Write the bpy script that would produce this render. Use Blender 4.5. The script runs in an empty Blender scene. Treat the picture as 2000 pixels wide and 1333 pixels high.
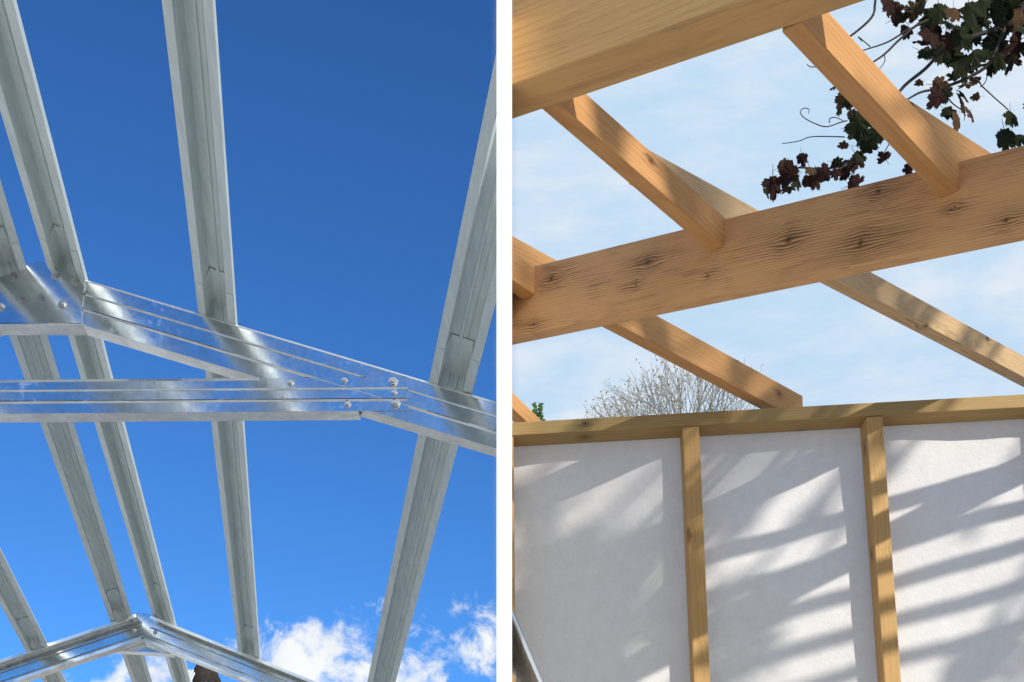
import bpy, bmesh, math, random
from mathutils import Vector, Matrix
random.seed(7)
scene = bpy.context.scene
R = math.radians

# ------------------------------------------------------------------ camera (a level shift lens)
CAMZ, FPX, CX, HY = 0.5, 3000.0, 985.0, 2120.0
cam = bpy.data.cameras.new('camera'); camo = bpy.data.objects.new('camera', cam)
scene.collection.objects.link(camo); scene.camera = camo
camo.location = (0, 0, CAMZ); camo.rotation_euler = (R(90), 0, 0)
cam.sensor_width = 36; cam.lens = FPX/2000*36
cam.shift_x = (1000-CX)/2000; cam.shift_y = (HY-666.5)/2000
cam.clip_start = .05; cam.clip_end = 3000
scene.render.resolution_x = 1024; scene.render.resolution_y = 682

def P(x, y, Y):
    return Vector(((x-CX)/FPX*Y, Y, CAMZ+(HY-y)/FPX*Y))

# ------------------------------------------------------------------ sun and sky
SUN = Vector((-.70, 1, -.60)).normalized()          # the way the light travels
SUN_EL = math.asin(-SUN.z); SUN_AZ = math.atan2(-SUN.x, -SUN.y)
sl = bpy.data.lights.new('sun', 'SUN'); so = bpy.data.objects.new('sun', sl); scene.collection.objects.link(so)
sl.energy = 4.0; sl.angle = R(.7); sl.color = (1, .95, .87)
so.rotation_euler = SUN.to_track_quat('-Z', 'Y').to_euler(); so.location = (4, -8, 8)

class NT:
    """small helper to wire node trees"""
    def __init__(s, tree): s.t = tree; s.n = tree.nodes; s.l = tree.links
    def new(s, typ, **kw):
        n = s.n.new(typ)
        for k, v in kw.items(): setattr(n, k, v)
        return n
    def put(s, sock, v):
        if isinstance(v, bpy.types.NodeSocket): s.l.new(v, sock)
        elif v is not None: sock.default_value = v
    def m(s, op, a, b=None, c=None, clamp=False):
        n = s.new('ShaderNodeMath', operation=op, use_clamp=clamp)
        s.put(n.inputs[0], a); s.put(n.inputs[1], b); s.put(n.inputs[2], c)
        return n.outputs[0]
    def vm(s, op, a, b=None, scale=None):
        n = s.new('ShaderNodeVectorMath', operation=op)
        s.put(n.inputs[0], a); s.put(n.inputs[1], b)
        if scale is not None: s.put(n.inputs['Scale'], scale)
        return n.outputs['Value'] if op in ('LENGTH', 'DISTANCE', 'DOT_PRODUCT') else n.outputs[0]
    def noise(s, vec, scale, detail=4, rough=.55, dist=0):
        n = s.new('ShaderNodeTexNoise'); s.put(n.inputs['Vector'], vec)
        n.inputs['Scale'].default_value = scale; n.inputs['Detail'].default_value = detail
        n.inputs['Roughness'].default_value = rough; n.inputs['Distortion'].default_value = dist
        return n.outputs[0]
    def sstep(s, v, a, b, lo=0, hi=1):
        n = s.new('ShaderNodeMapRange', interpolation_type='SMOOTHSTEP')
        s.put(n.inputs[0], v)
        for i, q in enumerate((a, b, lo, hi)): n.inputs[i+1].default_value = q
        return n.outputs[0]
    def mix(s, f, a, b):
        n = s.new('ShaderNodeMix', data_type='RGBA')
        s.put(n.inputs[0], f)
        s.put(n.inputs[6], a if isinstance(a, bpy.types.NodeSocket) else (*a, 1))
        s.put(n.inputs[7], b if isinstance(b, bpy.types.NodeSocket) else (*b, 1))
        return n.outputs[2]
    def scl(s, v, sc, loc=(0, 0, 0)):
        n = s.new('ShaderNodeMapping'); s.put(n.inputs[0], v)
        n.inputs['Scale'].default_value = sc; n.inputs['Location'].default_value = loc
        return n.outputs[0]

world = bpy.data.worlds.new('World'); scene.world = world; world.use_nodes = True
w = NT(world.node_tree)
bg = w.n['Background']; bg.inputs[1].default_value = .1
sky = w.new('ShaderNodeTexSky', sky_type='NISHITA'); sky.sun_disc = False
sky.sun_elevation = SUN_EL; sky.sun_rotation = SUN_AZ
sky.altitude = 300; sky.air_density = 1.0; sky.dust_density = .2; sky.ozone_density = 4.0
SKYGAIN, SKYGAMMA = 1.5, 1.35
gm = w.new('ShaderNodeGamma'); 
sk10 = w.vm('SCALE', sky.outputs[0], scale=.1); w.put(gm.inputs[0], sk10); gm.inputs[1].default_value = SKYGAMMA
blue = w.vm('MULTIPLY', gm.outputs[0], tuple(10*SKYGAIN*q for q in (.66, 1.09, 1.36)))
dirv = w.new('ShaderNodeTexCoord').outputs['Generated']
sp = w.new('ShaderNodeSeparateXYZ'); w.put(sp.inputs[0], dirv)
# thin high veil over the right-hand half of the sky
wob = w.m('MULTIPLY', w.m('SUBTRACT', w.noise(w.scl(dirv, (1, 1, 3)), 7, 8, .65, .4), .5), .010)
veil = w.sstep(w.m('ADD', sp.outputs[0], wob), -.008, .009)
st1 = w.noise(w.scl(dirv, (2.2, 2.2, 7)), 2.6, 7, .62, .35)
st2 = w.noise(w.scl(dirv, (3, 3, 12), (3, 1, 2)), 4.0, 6, .6, .2)
stq = w.sstep(w.m('ADD', w.m('MULTIPLY', st1, .65), w.m('MULTIPLY', st2, .35)), .40, .66)
pale = w.mix(stq, (5.3, 7.2, 9.2), (8.1, 8.6, 9.3))
base = w.mix(veil, blue, pale)
# fair-weather cumulus low over the horizon on the clear side
def d_of(x, y): return Vector(((x-CX)/FPX, 1, (HY-y)/FPX)).normalized()
el = sp.outputs[2]
cn = w.m('ADD', w.m('MULTIPLY', w.noise(dirv, 16, 9, .62, .5), .55), w.m('MULTIPLY', w.noise(dirv, 42, 9, .68, .4), .45))
cn = w.m('ADD', w.m('MULTIPLY', cn, 1.9), -.45)
low = w.m('ADD', w.sstep(el, .02, .27, .20, -.14), w.sstep(el, .27, .36, 0, -.35))
boost = None
for (x, y, r, a) in ((650, 1290, .030, .48), (600, 1340, .040, .46), (745, 1325, .026, .42), (700, 1310, .03, .40), (655, 1285, .035, .27), (590, 1325, .055, .27), (745, 1305, .042, .27), (540, 1300, .02, .2), (690, 1250, .02, .13), (945, 1270, .024, .30), (955, 1235, .022, .16), (895, 1180, .015, .17), (905, 1165, .010, .10), (830, 1240, .018, .13),
                     (325, 1320, .02, .22), (225, 1345, .026, .16), (412, 1125, .013, .12), (525, 1262, .009, .16), (820, 1195, .012, .10)):
    dist = w.vm('DISTANCE', dirv, tuple(d_of(x, y)))
    b = w.sstep(dist, 0, r*1.9, a+.10, 0)
    boost = b if boost is None else w.m('MAXIMUM', boost, b)
dens = w.m('ADD', w.m('ADD', cn, low), boost)
cmask = w.m('MULTIPLY', w.sstep(dens, .54, .80), w.m('SUBTRACT', 1, veil))
cshade = w.sstep(w.noise(dirv, 18, 5), .3, .62)
cloudc = w.mix(cshade, (7.4, 8.1, 9.0), (9.6, 9.8, 9.8))
w.put(bg.inputs[0], w.mix(cmask, base, cloudc))

vs = scene.view_settings
vs.view_transform = 'Standard'; vs.look = 'None'; vs.exposure = 0; vs.gamma = 1; vs.use_curve_mapping = False

# ------------------------------------------------------------------ materials
def mat(name):
    m = bpy.data.materials.new(name); m.use_nodes = True
    t = NT(m.node_tree); b = t.n['Principled BSDF']
    return m, t, b
def bump(t, b, h, strength, dist=.002):
    n = t.new('ShaderNodeBump'); n.inputs['Strength'].default_value = strength
    n.inputs['Distance'].default_value = dist; t.put(n.inputs['Height'], h); t.l.new(n.outputs[0], b.inputs['Normal'])

def steel_mat(name, base, rough, streak, metal=1.0, along=None):
    m, t, b = mat(name)
    oc = t.new('ShaderNodeTexCoord').outputs['Object']
    sp1 = t.new('ShaderNodeTexVoronoi'); t.put(sp1.inputs['Vector'], oc); sp1.inputs['Scale'].default_value = 55
    n1 = t.noise(oc, 7, 6, .65); n2 = t.noise(oc, 40, 5, .6)
    ln = t.noise(t.scl(oc, along or (1, 1, 1)), 60 if along else 14, 4, .6)
    kk = .22 if along else .5
    v = t.m('ADD', t.m('MULTIPLY', n1, kk), t.m('MULTIPLY', ln, 1-kk))
    f = t.sstep(v, .36, .66)
    c = t.mix(f, tuple(q*(.88 if along else .8) for q in base), base)
    white = t.m('MULTIPLY', t.sstep(t.m('ADD', t.m('MULTIPLY', n2, .55), t.m('MULTIPLY', n1, .45)), .55, .72), streak)
    c = t.mix(white, c, (.80, .82, .82))
    t.put(b.inputs['Base Color'], c)
    t.put(b.inputs['Metallic'], t.m('SUBTRACT', metal, t.m('MULTIPLY', white, .55)))
    r = t.m('ADD', t.m('MULTIPLY', f, -.07), rough+.05)
    r = t.m('ADD', r, t.m('MULTIPLY', white, .12))
    sr = t.m('MULTIPLY', t.m('SUBTRACT', sp1.outputs['Distance'], .4), .06)
    t.put(b.inputs['Roughness'], t.m('ADD', r, sr, clamp=True))
    bump(t, b, t.m('ADD', n2, t.m('MULTIPLY', ln, .7)), .10, .002)
    return m
M = {}
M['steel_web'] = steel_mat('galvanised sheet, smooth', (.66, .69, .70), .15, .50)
M['steel_flange'] = steel_mat('galvanised sheet, dull', (.92, .92, .88), .27, .4, .88)  # same steel, base lightened to stand in for ground light on flanges
M['steel_purlin'] = steel_mat('galvanised rolled purlin', (.77, .82, .79), .52, .18, .55, (1, .03, 1))
M['bolt'] = steel_mat('zinc bolt', (.50, .50, .49), .38, .2)

def wood_mat(name, light, dark, knots=None, stain=0.0, scale=1.0, knot_density=.5, green=0.0):
    """grain runs along local x; knots = [(x, z, radius)] in metres on the local front face, or scattered ones"""
    m, t, b = mat(name)
    oc = t.new('ShaderNodeTexCoord').outputs['Object']
    rnd = t.new('ShaderNodeObjectInfo').outputs['Random']
    cb = t.new('ShaderNodeCombineXYZ'); t.put(cb.inputs[0], t.m('MULTIPLY', rnd, 37)); t.put(cb.inputs[1], t.m('MULTIPLY', rnd, 3.1)); t.put(cb.inputs[2], t.m('MULTIPLY', rnd, 5.7))
    off = cb.outputs[0] if knots is None else (0, 0, 0)
    v = t.vm('ADD', oc, off)
    s = t.new('ShaderNodeSeparateXYZ'); t.put(s.inputs[0], v)
    x, y, z = s.outputs
    if knots is None:
        vo = t.new('ShaderNodeTexVoronoi', voronoi_dimensions='2D'); 
        c2 = t.new('ShaderNodeCombineXYZ'); t.put(c2.inputs[0], t.m('MULTIPLY', x, 2.1)); t.put(c2.inputs[1], t.m('MULTIPLY', t.m('ADD', z, t.m('MULTIPLY', y, .6)), 9))
        t.put(vo.inputs['Vector'], c2.outputs[0]); vo.inputs['Scale'].default_value = 1
        sc = t.new('ShaderNodeSeparateColor'); t.put(sc.inputs[0], vo.outputs['Color'])
        on = t.m('LESS_THAN', sc.outputs[0], knot_density)
        dv = t.vm('SUBTRACT', c2.outputs[0], vo.outputs['Position'])
        ds = t.new('ShaderNodeSeparateXYZ'); t.put(ds.inputs[0], dv)
        dx = t.m('DIVIDE', ds.outputs[0], 2.1); dz = t.m('DIVIDE', ds.outputs[1], 9)
        d2 = t.m('ADD', t.m('MULTIPLY', t.m('MULTIPLY', dx, dx), .35), t.m('MULTIPLY', dz, dz))
        kf = t.m('MULTIPLY', t.m('EXPONENT', t.m('MULTIPLY', d2, -1/(.016**2))), on)
        kc = t.m('MULTIPLY', t.m('EXPONENT', t.m('MULTIPLY', d2, -1/(.0055**2))), on)
        warp = t.m('MULTIPLY', t.m('MULTIPLY', kf, dz), 2.2)
        smudge = None
    else:
        kf = kc = warp = smudge = None
        jx = t.m('MULTIPLY', t.m('SUBTRACT', t.noise(v, 28, 3), .5), .016); jz = t.m('MULTIPLY', t.m('SUBTRACT', t.noise(t.scl(v, (1, 1, 1), (3, 7, 1)), 34, 3), .5), .014)
        for (kx, kz, kr) in knots:
            dx = t.m('ADD', t.m('SUBTRACT', x, kx), jx); dz = t.m('ADD', t.m('SUBTRACT', z, kz), jz)
            d2 = t.m('ADD', t.m('MULTIPLY', t.m('MULTIPLY', dx, dx), .8), t.m('MULTIPLY', dz, dz))
            a = t.m('EXPONENT', t.m('MULTIPLY', d2, -1/(kr**2)))
            c = t.m('EXPONENT', t.m('MULTIPLY', d2, -1/((kr*.24)**2)))
            wq = t.m('MULTIPLY', t.m('MULTIPLY', a, t.m('SUBTRACT', z, kz)), random.uniform(.7, 1.3))
            sx = t.m('SUBTRACT', dx, kr*random.uniform(-1.4, 1.4))
            q = t.m('EXPONENT', t.m('MULTIPLY', t.m('ADD', t.m('MULTIPLY', t.m('MULTIPLY', sx, sx), .13), t.m('MULTIPLY', dz, dz)), -1/((kr*1.25)**2)))
            kf = a if kf is None else t.m('MAXIMUM', kf, a); kc = c if kc is None else t.m('MAXIMUM', kc, c)
            warp = wq if warp is None else t.m('ADD', warp, wq); smudge = q if smudge is None else t.m('MAXIMUM', smudge, q)
    slow = t.noise(t.scl(v, (.45, 4, 4)), 2.2, 3, .5)
    fib = t.noise(t.scl(v, (4, 160, 160)), 1.6, 4, .6)
    fine = t.noise(t.scl(v, (14, 420, 420)), 1.2, 3, .6)
    ring = t.m('ADD', t.m('ADD', t.m('MULTIPLY', z, 150*scale), t.m('MULTIPLY', y, 60*scale)), t.m('MULTIPLY', slow, 8))
    ring = t.m('ADD', ring, t.m('MULTIPLY', warp, -70*scale))
    ring = t.m('ADD', ring, t.m('MULTIPLY', fib, 1.0))
    fr = t.m('FRACT', ring)
    late = t.m('POWER', fr, 2.6)
    late = t.m('MULTIPLY', late, t.sstep(fr, 1.0, .86))
    g = t.m('ADD', t.m('MULTIPLY', late, .55), t.m('MULTIPLY', t.m('SUBTRACT', fib, .35), .75), clamp=True)
    col = t.mix(g, light, dark)
    patch = t.sstep(t.noise(t.scl(v, (1.6, 9, 9), (4, 0, 0)), 1.5, 4, .6), .35, .7)
    col = t.mix(t.m('MULTIPLY', patch, .22), col, tuple(q*.62 for q in light))
    deep = tuple(q*.16 for q in dark)
    if stain:
        sn = t.sstep(t.noise(t.scl(v, (2.3, 9, 9), (1, 5, 2)), 3.0, 4, .6), .46, .70)
        sm = t.m('MAXIMUM', t.m('MULTIPLY', sn, .55), smudge) if smudge is not None else sn
        grain = t.m('ADD', t.m('MULTIPLY', late, 1.5), t.sstep(fib, .50, .70), clamp=True)
        col = t.mix(t.m('MULTIPLY', t.m('MULTIPLY', sm, grain), stain), col, (.035, .028, .022))
    col = t.mix(t.m('MULTIPLY', kf, .25 if knots else .45), col, tuple(q*.55 for q in dark))
    rings = t.m('MULTIPLY', t.m('MULTIPLY', kf, t.m('SUBTRACT', 1, kc)), t.sstep(fr, .45, .9))
    col = t.mix(t.m('MULTIPLY', rings, .7), col, deep)
    col = t.mix(t.m('MULTIPLY', kc, .95), col, deep)
    if green:
        gn = t.sstep(t.noise(v, 5, 3), .4, .65)
        col = t.mix(t.m('MULTIPLY', gn, green), col, (.22, .21, .075))
    t.put(b.inputs['Base Color'], col)
    b.inputs['Roughness'].default_value = .62
    b.inputs['Specular IOR Level'].default_value = .3
    bump(t, b, t.m('ADD', t.m('MULTIPLY', late, .6), fine), .35, .0012)
    return m
PINE, PINED = (.64, .345, .135), (.43, .175, .05)
M['wood_joist'] = wood_mat('planed pine, warm', PINE, PINED, None, 0, .55, .35)
M['wood_rough'] = wood_mat('sawn pine, weathered', (.62, .43, .235), (.39, .235, .11), None, .5, .8, .3)
M['wood_near'] = wood_mat('glued pine beam', (.60, .36, .14), (.42, .215, .075), None, .2, .45, .2)
M['wood_stud'] = wood_mat('treated pine stud', (.57, .35, .13), (.40, .22, .07), None, 0, .7, .5)
M['wood_plate'] = wood_mat('green treated pine plate', (.46, .30, .115), (.29, .165, .055), None, .2, .9, .8, .15)

m, t, b = mat('white painted board'); M['white'] = m
oc = t.new('ShaderNodeTexCoord').outputs['Object']
t.put(b.inputs['Base Color'], t.mix(t.sstep(t.noise(oc, 3, 5), .35, .7), (.88, .88, .875), (.93, .93, .925)))
b.inputs['Roughness'].default_value = .6
bump(t, b, t.noise(oc, 120, 3), .1, .001)

m, t, b = mat('white fleece membrane'); M['membrane'] = m
oc = t.new('ShaderNodeTexCoord').outputs['Object']
f1 = t.noise(oc, 22, 7, .68); f2 = t.noise(oc, 130, 4, .6); f3 = t.noise(t.scl(oc, (1, 1, 1)), 4, 4)
fv = t.m('ADD', t.m('MULTIPLY', f1, .6), t.m('MULTIPLY', f2, .4))
c = t.mix(t.sstep(fv, .38, .62), (.80, .77, .735), (.85, .82, .785))
spk = t.sstep(t.noise(oc, 75, 2, .5), .70, .76)
c = t.mix(t.m('MULTIPLY', spk, .2), c, (.40, .39, .38))
t.put(b.inputs['Base Color'], c); b.inputs['Roughness'].default_value = .85
b.inputs['Specular IOR Level'].default_value = .15
bump(t, b, t.m('ADD', t.m('ADD', t.m('MULTIPLY', f1, .5), t.m('MULTIPLY', f2, .3)), f3), .45, .012)
tl = t.new('ShaderNodeBsdfTranslucent'); t.put(tl.inputs[0], c)
mx = t.new('ShaderNodeMixShader'); mx.inputs[0].default_value = .25
t.l.new(b.outputs[0], mx.inputs[1]); t.l.new(tl.outputs[0], mx.inputs[2]); t.l.new(mx.outputs[0], t.n['Material Output'].inputs[0])

def plain(name, c1, c2, scale=8, rough=.7, metal=0, trans=0):
    m, t, b = mat(name)
    oc = t.new('ShaderNodeTexCoord').outputs['Object']
    n = t.noise(oc, scale, 5, .6)
    t.put(b.inputs['Base Color'], t.mix(t.sstep(n, .35, .65), c1, c2))
    b.inputs['Roughness'].default_value = rough; b.inputs['Metallic'].default_value = metal
    bump(t, b, n, .3, .003)
    return m
M['ground'] = plain('pale limestone gravel', (.62, .585, .52), (.76, .72, .65), 1.3, .9)
M['bark'] = plain('grey brown bark', (.055, .045, .037), (.11, .095, .08), 20, .9)
M['stem'] = plain('dark thin stem', (.022, .018, .016), (.05, .038, .032), 30, .8)
M['twig'] = plain('pale grey twigs', (.22, .205, .175), (.31, .29, .25), 3, .9)
M['bud'] = plain('yellowing buds and leaves', (.33, .26, .10), (.36, .31, .16), 1, .8)
M['green_leaf'] = plain('fresh green needles', (.07, .16, .03), (.16, .28, .06), 6, .7)
M['crown_leaf'] = plain('dark crown leaves', (.035, .04, .015), (.07, .045, .02), 4, .7)  # dark base colour of the unseen leaf clumps
def leaf_mat(name, c1, c2, c3):
    m, t, b = mat(name)
    oc = t.new('ShaderNodeTexCoord').outputs['Object']
    n = t.noise(oc, 28, 4); n2 = t.noise(oc, 70, 3)
    c = t.mix(t.sstep(n, .38, .62), c1, c2); c = t.mix(t.sstep(n2, .60, .72), c, c3)
    t.put(b.inputs['Base Color'], c); b.inputs['Roughness'].default_value = .75
    b.inputs['Specular IOR Level'].default_value = .12
    bump(t, b, n2, .5, .003)
    return m
M['leaf0'] = leaf_mat('shade-toned green leaf', (.010, .015, .006), (.023, .028, .010), (.042, .034, .014))  # green and red leaf colours darkened to stand in for shade
M['leaf1'] = leaf_mat('shade-toned red leaf', (.020, .009, .008), (.038, .015, .011), (.06, .026, .016))
M['leaf2'] = leaf_mat('sunlit-toned brown leaf', (.05, .028, .014), (.10, .055, .024), (.17, .10, .04))  # kept brighter to stand in for leaves in the sun
M['skin'] = plain('skin', (.50, .30, .21), (.55, .34, .25), 12, .5)
M['hair'] = plain('dark brown hair', (.012, .008, .006), (.035, .022, .015), 60, .85)
M['shirt'] = plain('white cotton shirt', (.70, .70, .69), (.78, .78, .77), 20, .8)
M['jeans'] = plain('blue work trousers', (.03, .045, .09), (.05, .07, .13), 30, .85)
M['boot'] = plain('tan boots', (.14, .08, .04), (.2, .12, .06), 20, .7)
M['eye'] = plain('eye', (.02, .015, .01), (.03, .02, .015), 5, .2)
M['sheet'] = plain('dull ribbed sheet', (.46, .43, .39), (.58, .55, .50), 9, .45, .4)
M['trim'] = plain('bright aluminium trim', (.72, .74, .76), (.80, .81, .82), 6, .25, 1)

# ------------------------------------------------------------------ helpers
C = scene.collection
def tag(o, label=None, cat=None, group=None, kind=None):
    if label: o['label'] = label
    if cat: o['category'] = cat
    if group: o['group'] = group
    if kind: o['kind'] = kind
    return o
def mesh_obj(name, verts, faces, m, parent=None, origin=None, smooth=False):
    verts = [Vector(v) for v in verts]
    if origin is None:
        if parent is not None: origin = sum(verts, Vector())/len(verts)
        else:
            lo = Vector([min(v[i] for v in verts) for i in range(3)]); hi = Vector([max(v[i] for v in verts) for i in range(3)])
            origin = Vector(((lo.x+hi.x)/2, (lo.y+hi.y)/2, (lo.z+hi.z)/2))
    origin = Vector(origin)
    me = bpy.data.meshes.new(name); me.from_pydata([v-origin for v in verts], [], faces); me.update()
    bm = bmesh.new(); bm.from_mesh(me); bmesh.ops.recalc_face_normals(bm, faces=bm.faces); bm.to_mesh(me); bm.free()
    if smooth: me.polygons.foreach_set('use_smooth', [True]*len(me.polygons))
    me.materials.append(m)
    o = bpy.data.objects.new(name, me); C.objects.link(o)
    if parent is not None:
        o.parent = parent; o.location = origin-wloc(parent)
    else: o.location = origin
    return o
def wloc(o):
    l = Vector(o.location)
    while o.parent is not None: o = o.parent; l += Vector(o.location)
    return l
def empty(name, loc):
    o = bpy.data.objects.new(name, None); C.objects.link(o); o.location = loc; o.empty_display_size = .1
    return o
def axes_obj(name, me, center, ax, ay, az, parent=None):
    """object whose local x, y, z run along the given unit vectors"""
    o = bpy.data.objects.new(name, me); C.objects.link(o)
    mt = Matrix((ax, ay, az)).transposed()
    o.rotation_mode = 'QUATERNION'; o.rotation_quaternion = mt.to_quaternion()
    if parent is not None: o.parent = parent; o.location = Vector(center)-wloc(parent)
    else: o.location = center
    return o
def box_mesh(name, lx, ly, lz, m, bev=.003, wob=0, segs=1):
    bm = bmesh.new(); bmesh.ops.create_cube(bm, size=1)
    for v in bm.verts: v.co = Vector((v.co.x*lx, v.co.y*ly, v.co.z*lz))
    if segs > 1:
        es = [e for e in bm.edges if abs(e.verts[0].co.x-e.verts[1].co.x) > lx*.5]
        bmesh.ops.subdivide_edges(bm, edges=es, cuts=segs-1, use_grid_fill=True)
    if bev:
        es = [e for e in bm.edges if len(e.link_faces) == 2 and e.calc_face_angle() > .5]
        bmesh.ops.bevel(bm, geom=es, offset=bev, segments=2, affect='EDGES', profile=.6)
    if wob:
        ph = random.uniform(0, 6)
        for v in bm.verts:
            q = v.co.x/lx*5+ph
            v.co.y += wob*math.sin(q); v.co.z += wob*.6*math.sin(q*1.3+1)
    me = bpy.data.meshes.new(name); bm.to_mesh(me); bm.free(); me.materials.append(m)
    return me
def timber(name, p0, p1, side, upish, ws, hu, m, anchor=(0, 0), parent=None, bev=.003, wob=.0, segs=1):
    """beam from p0 to p1 (an edge or axis); side = vector across, ws wide, hu high.
    anchor gives where the axis sits in the section: -1/0/1 across and up"""
    p0 = Vector(p0); p1 = Vector(p1)
    ax = (p1-p0).normalized()
    az = Vector(upish); az = (az-ax*az.dot(ax)).normalized()
    ay = az.cross(ax)
    if ay.dot(Vector(side)) < 0: ax = -ax; ay = -ay          # keep right handed
    ctr = (p0+p1)/2-ay*(anchor[0]*ws/2)-az*(anchor[1]*hu/2)
    me = box_mesh(name, (p1-p0).length, ws, hu, m, bev, wob, segs)
    return axes_obj(name, me, ctr, ax, ay, az, parent)
def clip_x(o, x, sign):
    """cut a thing off where it meets the face of the dividing wall"""
    mt = Matrix.Translation(o.location)
    if o.rotation_mode == 'QUATERNION': mt = mt @ o.rotation_quaternion.to_matrix().to_4x4()
    if o.parent is not None: mt = Matrix.Translation(wloc(o.parent)) @ mt
    bm = bmesh.new(); bm.from_mesh(o.data); bm.transform(mt)
    r = bmesh.ops.bisect_plane(bm, geom=bm.verts[:]+bm.edges[:]+bm.faces[:], plane_co=(x, 0, 0), plane_no=(1, 0, 0), clear_inner=sign > 0, clear_outer=sign < 0)
    es = [e for e in r['geom_cut'] if isinstance(e, bmesh.types.BMEdge)]
    if es: bmesh.ops.holes_fill(bm, edges=es, sides=0)
    bm.transform(mt.inverted()); bm.to_mesh(o.data); bm.free()
def strip_extrude(poly, th, p0, p1, side, up, cut0=None, cut1=None):
    """thin-walled section: open polyline poly [(u, v)] of thickness th extruded from p0 to p1"""
    n = len(poly); nrm = []
    for i in range(n):
        a = Vector(poly[max(i-1, 0)]); c = Vector(poly[min(i+1, n-1)]); p = Vector(poly[i])
        d1 = (p-a).normalized() if i > 0 else (c-p).normalized()
        d2 = (c-p).normalized() if i < n-1 else d1
        n1 = Vector((-d1.y, d1.x)); n2 = Vector((-d2.y, d2.x)); nn = (n1+n2)
        nn = nn.normalized() if nn.length > 1e-6 else n1
        nrm.append(nn/max(.5, nn.dot(n1)))
    A = [Vector(poly[i])+nrm[i]*th/2 for i in range(n)]; B = [Vector(poly[i])-nrm[i]*th/2 for i in range(n)]
    p0 = Vector(p0); p1 = Vector(p1); side = Vector(side); up = Vector(up)
    vs_ = []
    for p in (p0, p1):
        for q in A+B: vs_.append(p+side*q.x+up*q.y)
    f = []; N = 2*n
    for i in range(n-1):
        f.append((i, i+1, N+i+1, N+i)); f.append((n+i, N+n+i, N+n+i+1, n+i+1))
        f.append((i, n+i, n+i+1, i+1)); f.append((N+i, N+i+1, N+n+i+1, N+n+i))
    f.append((0, N, N+n, n)); f.append((n-1, 2*n-1, N+2*n-1, N+n-1))
    return vs_, f
def prism(poly3, d):
    """polygon of 3D points pushed along d"""
    n = len(poly3); d = Vector(d); v = [Vector(p) for p in poly3]+[Vector(p)+d for p in poly3]
    f = [tuple(range(n)), tuple(range(2*n-1, n-1, -1))]+[(i, (i+1) % n, n+(i+1) % n, n+i) for i in range(n)]
    return v, f
def tube(pts, rads, sides=6):
    pts = [Vector(p) for p in pts]; v = []; f = []
    ref = Vector((.31, .22, .92))
    for i, p in enumerate(pts):
        d = (pts[min(i+1, len(pts)-1)]-pts[max(i-1, 0)]).normalized()
        a = d.cross(ref)
        if a.length < .05: a = d.cross(Vector((1, 0, 0)))
        a.normalize(); bb = d.cross(a)
        for k in range(sides):
            q = 2*math.pi*k/sides; v.append(p+(a*math.cos(q)+bb*math.sin(q))*rads[i])
    for i in range(len(pts)-1):
        for k in range(sides):
            k2 = (k+1) % sides; f.append((i*sides+k, i*sides+k2, (i+1)*sides+k2, (i+1)*sides+k))
    f.append(tuple(range(sides-1, -1, -1))); f.append(tuple(range((len(pts)-1)*sides, len(pts)*sides)))
    return v, f
class MB:
    def __init__(s): s.v = []; s.f = []
    def add(s, vf):
        o = len(s.v); s.v += list(vf[0]); s.f += [tuple(i+o for i in q) for q in vf[1]]
def spline(pts, k=6):
    pts = [Vector(p) for p in pts]; q = [pts[0]]+pts+[pts[-1]]; out = []
    for i in range(1, len(q)-2):
        for j in range(k):
            u = j/k
            out.append(.5*((2*q[i])+(q[i+1]-q[i-1])*u+(2*q[i-1]-5*q[i]+4*q[i+1]-q[i+2])*u*u+(3*q[i]-q[i-1]-3*q[i+1]+q[i+2])*u**3))
    out.append(pts[-1]); return out

# ------------------------------------------------------------------ ground
gv, gf = [], []
for i in range(64):
    a = 2*math.pi*i/64; gv.append((900*math.cos(a), 900*math.sin(a), 0))
gf.append(tuple(range(64)))
tag(mesh_obj('ground', gv, gf, M['ground'], origin=(0, 0, 0)), kind='structure')

M['floor'] = plain('brown floor against bounce', (.20, .155, .115), (.30, .245, .19), 2.5, .9)  # unseen brown floor added to cut light bounced onto the timber
v, f = [(.02, -3, .006), (7, -3, .006), (7, 5.6, .006), (.02, 5.6, .006)], [(0, 1, 2, 3)]
tag(mesh_obj('dimming_floor', v, f, M['floor']), kind='structure')
# ------------------------------------------------------------------ white dividing wall, seen end-on
FW = .0155; FT = CAMZ+2.215
v, f = prism([(-FW, 3.1, -.05), (FW, 3.1, -.05), (FW, 3.1, FT), (-FW, 3.1, FT)], (0, 2.15, 0))
o = mesh_obj('dividing_wall', v, f, M['white'])
tag(o, 'narrow white wall end standing upright between the steel roof and the timber roof', 'wall')

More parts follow.
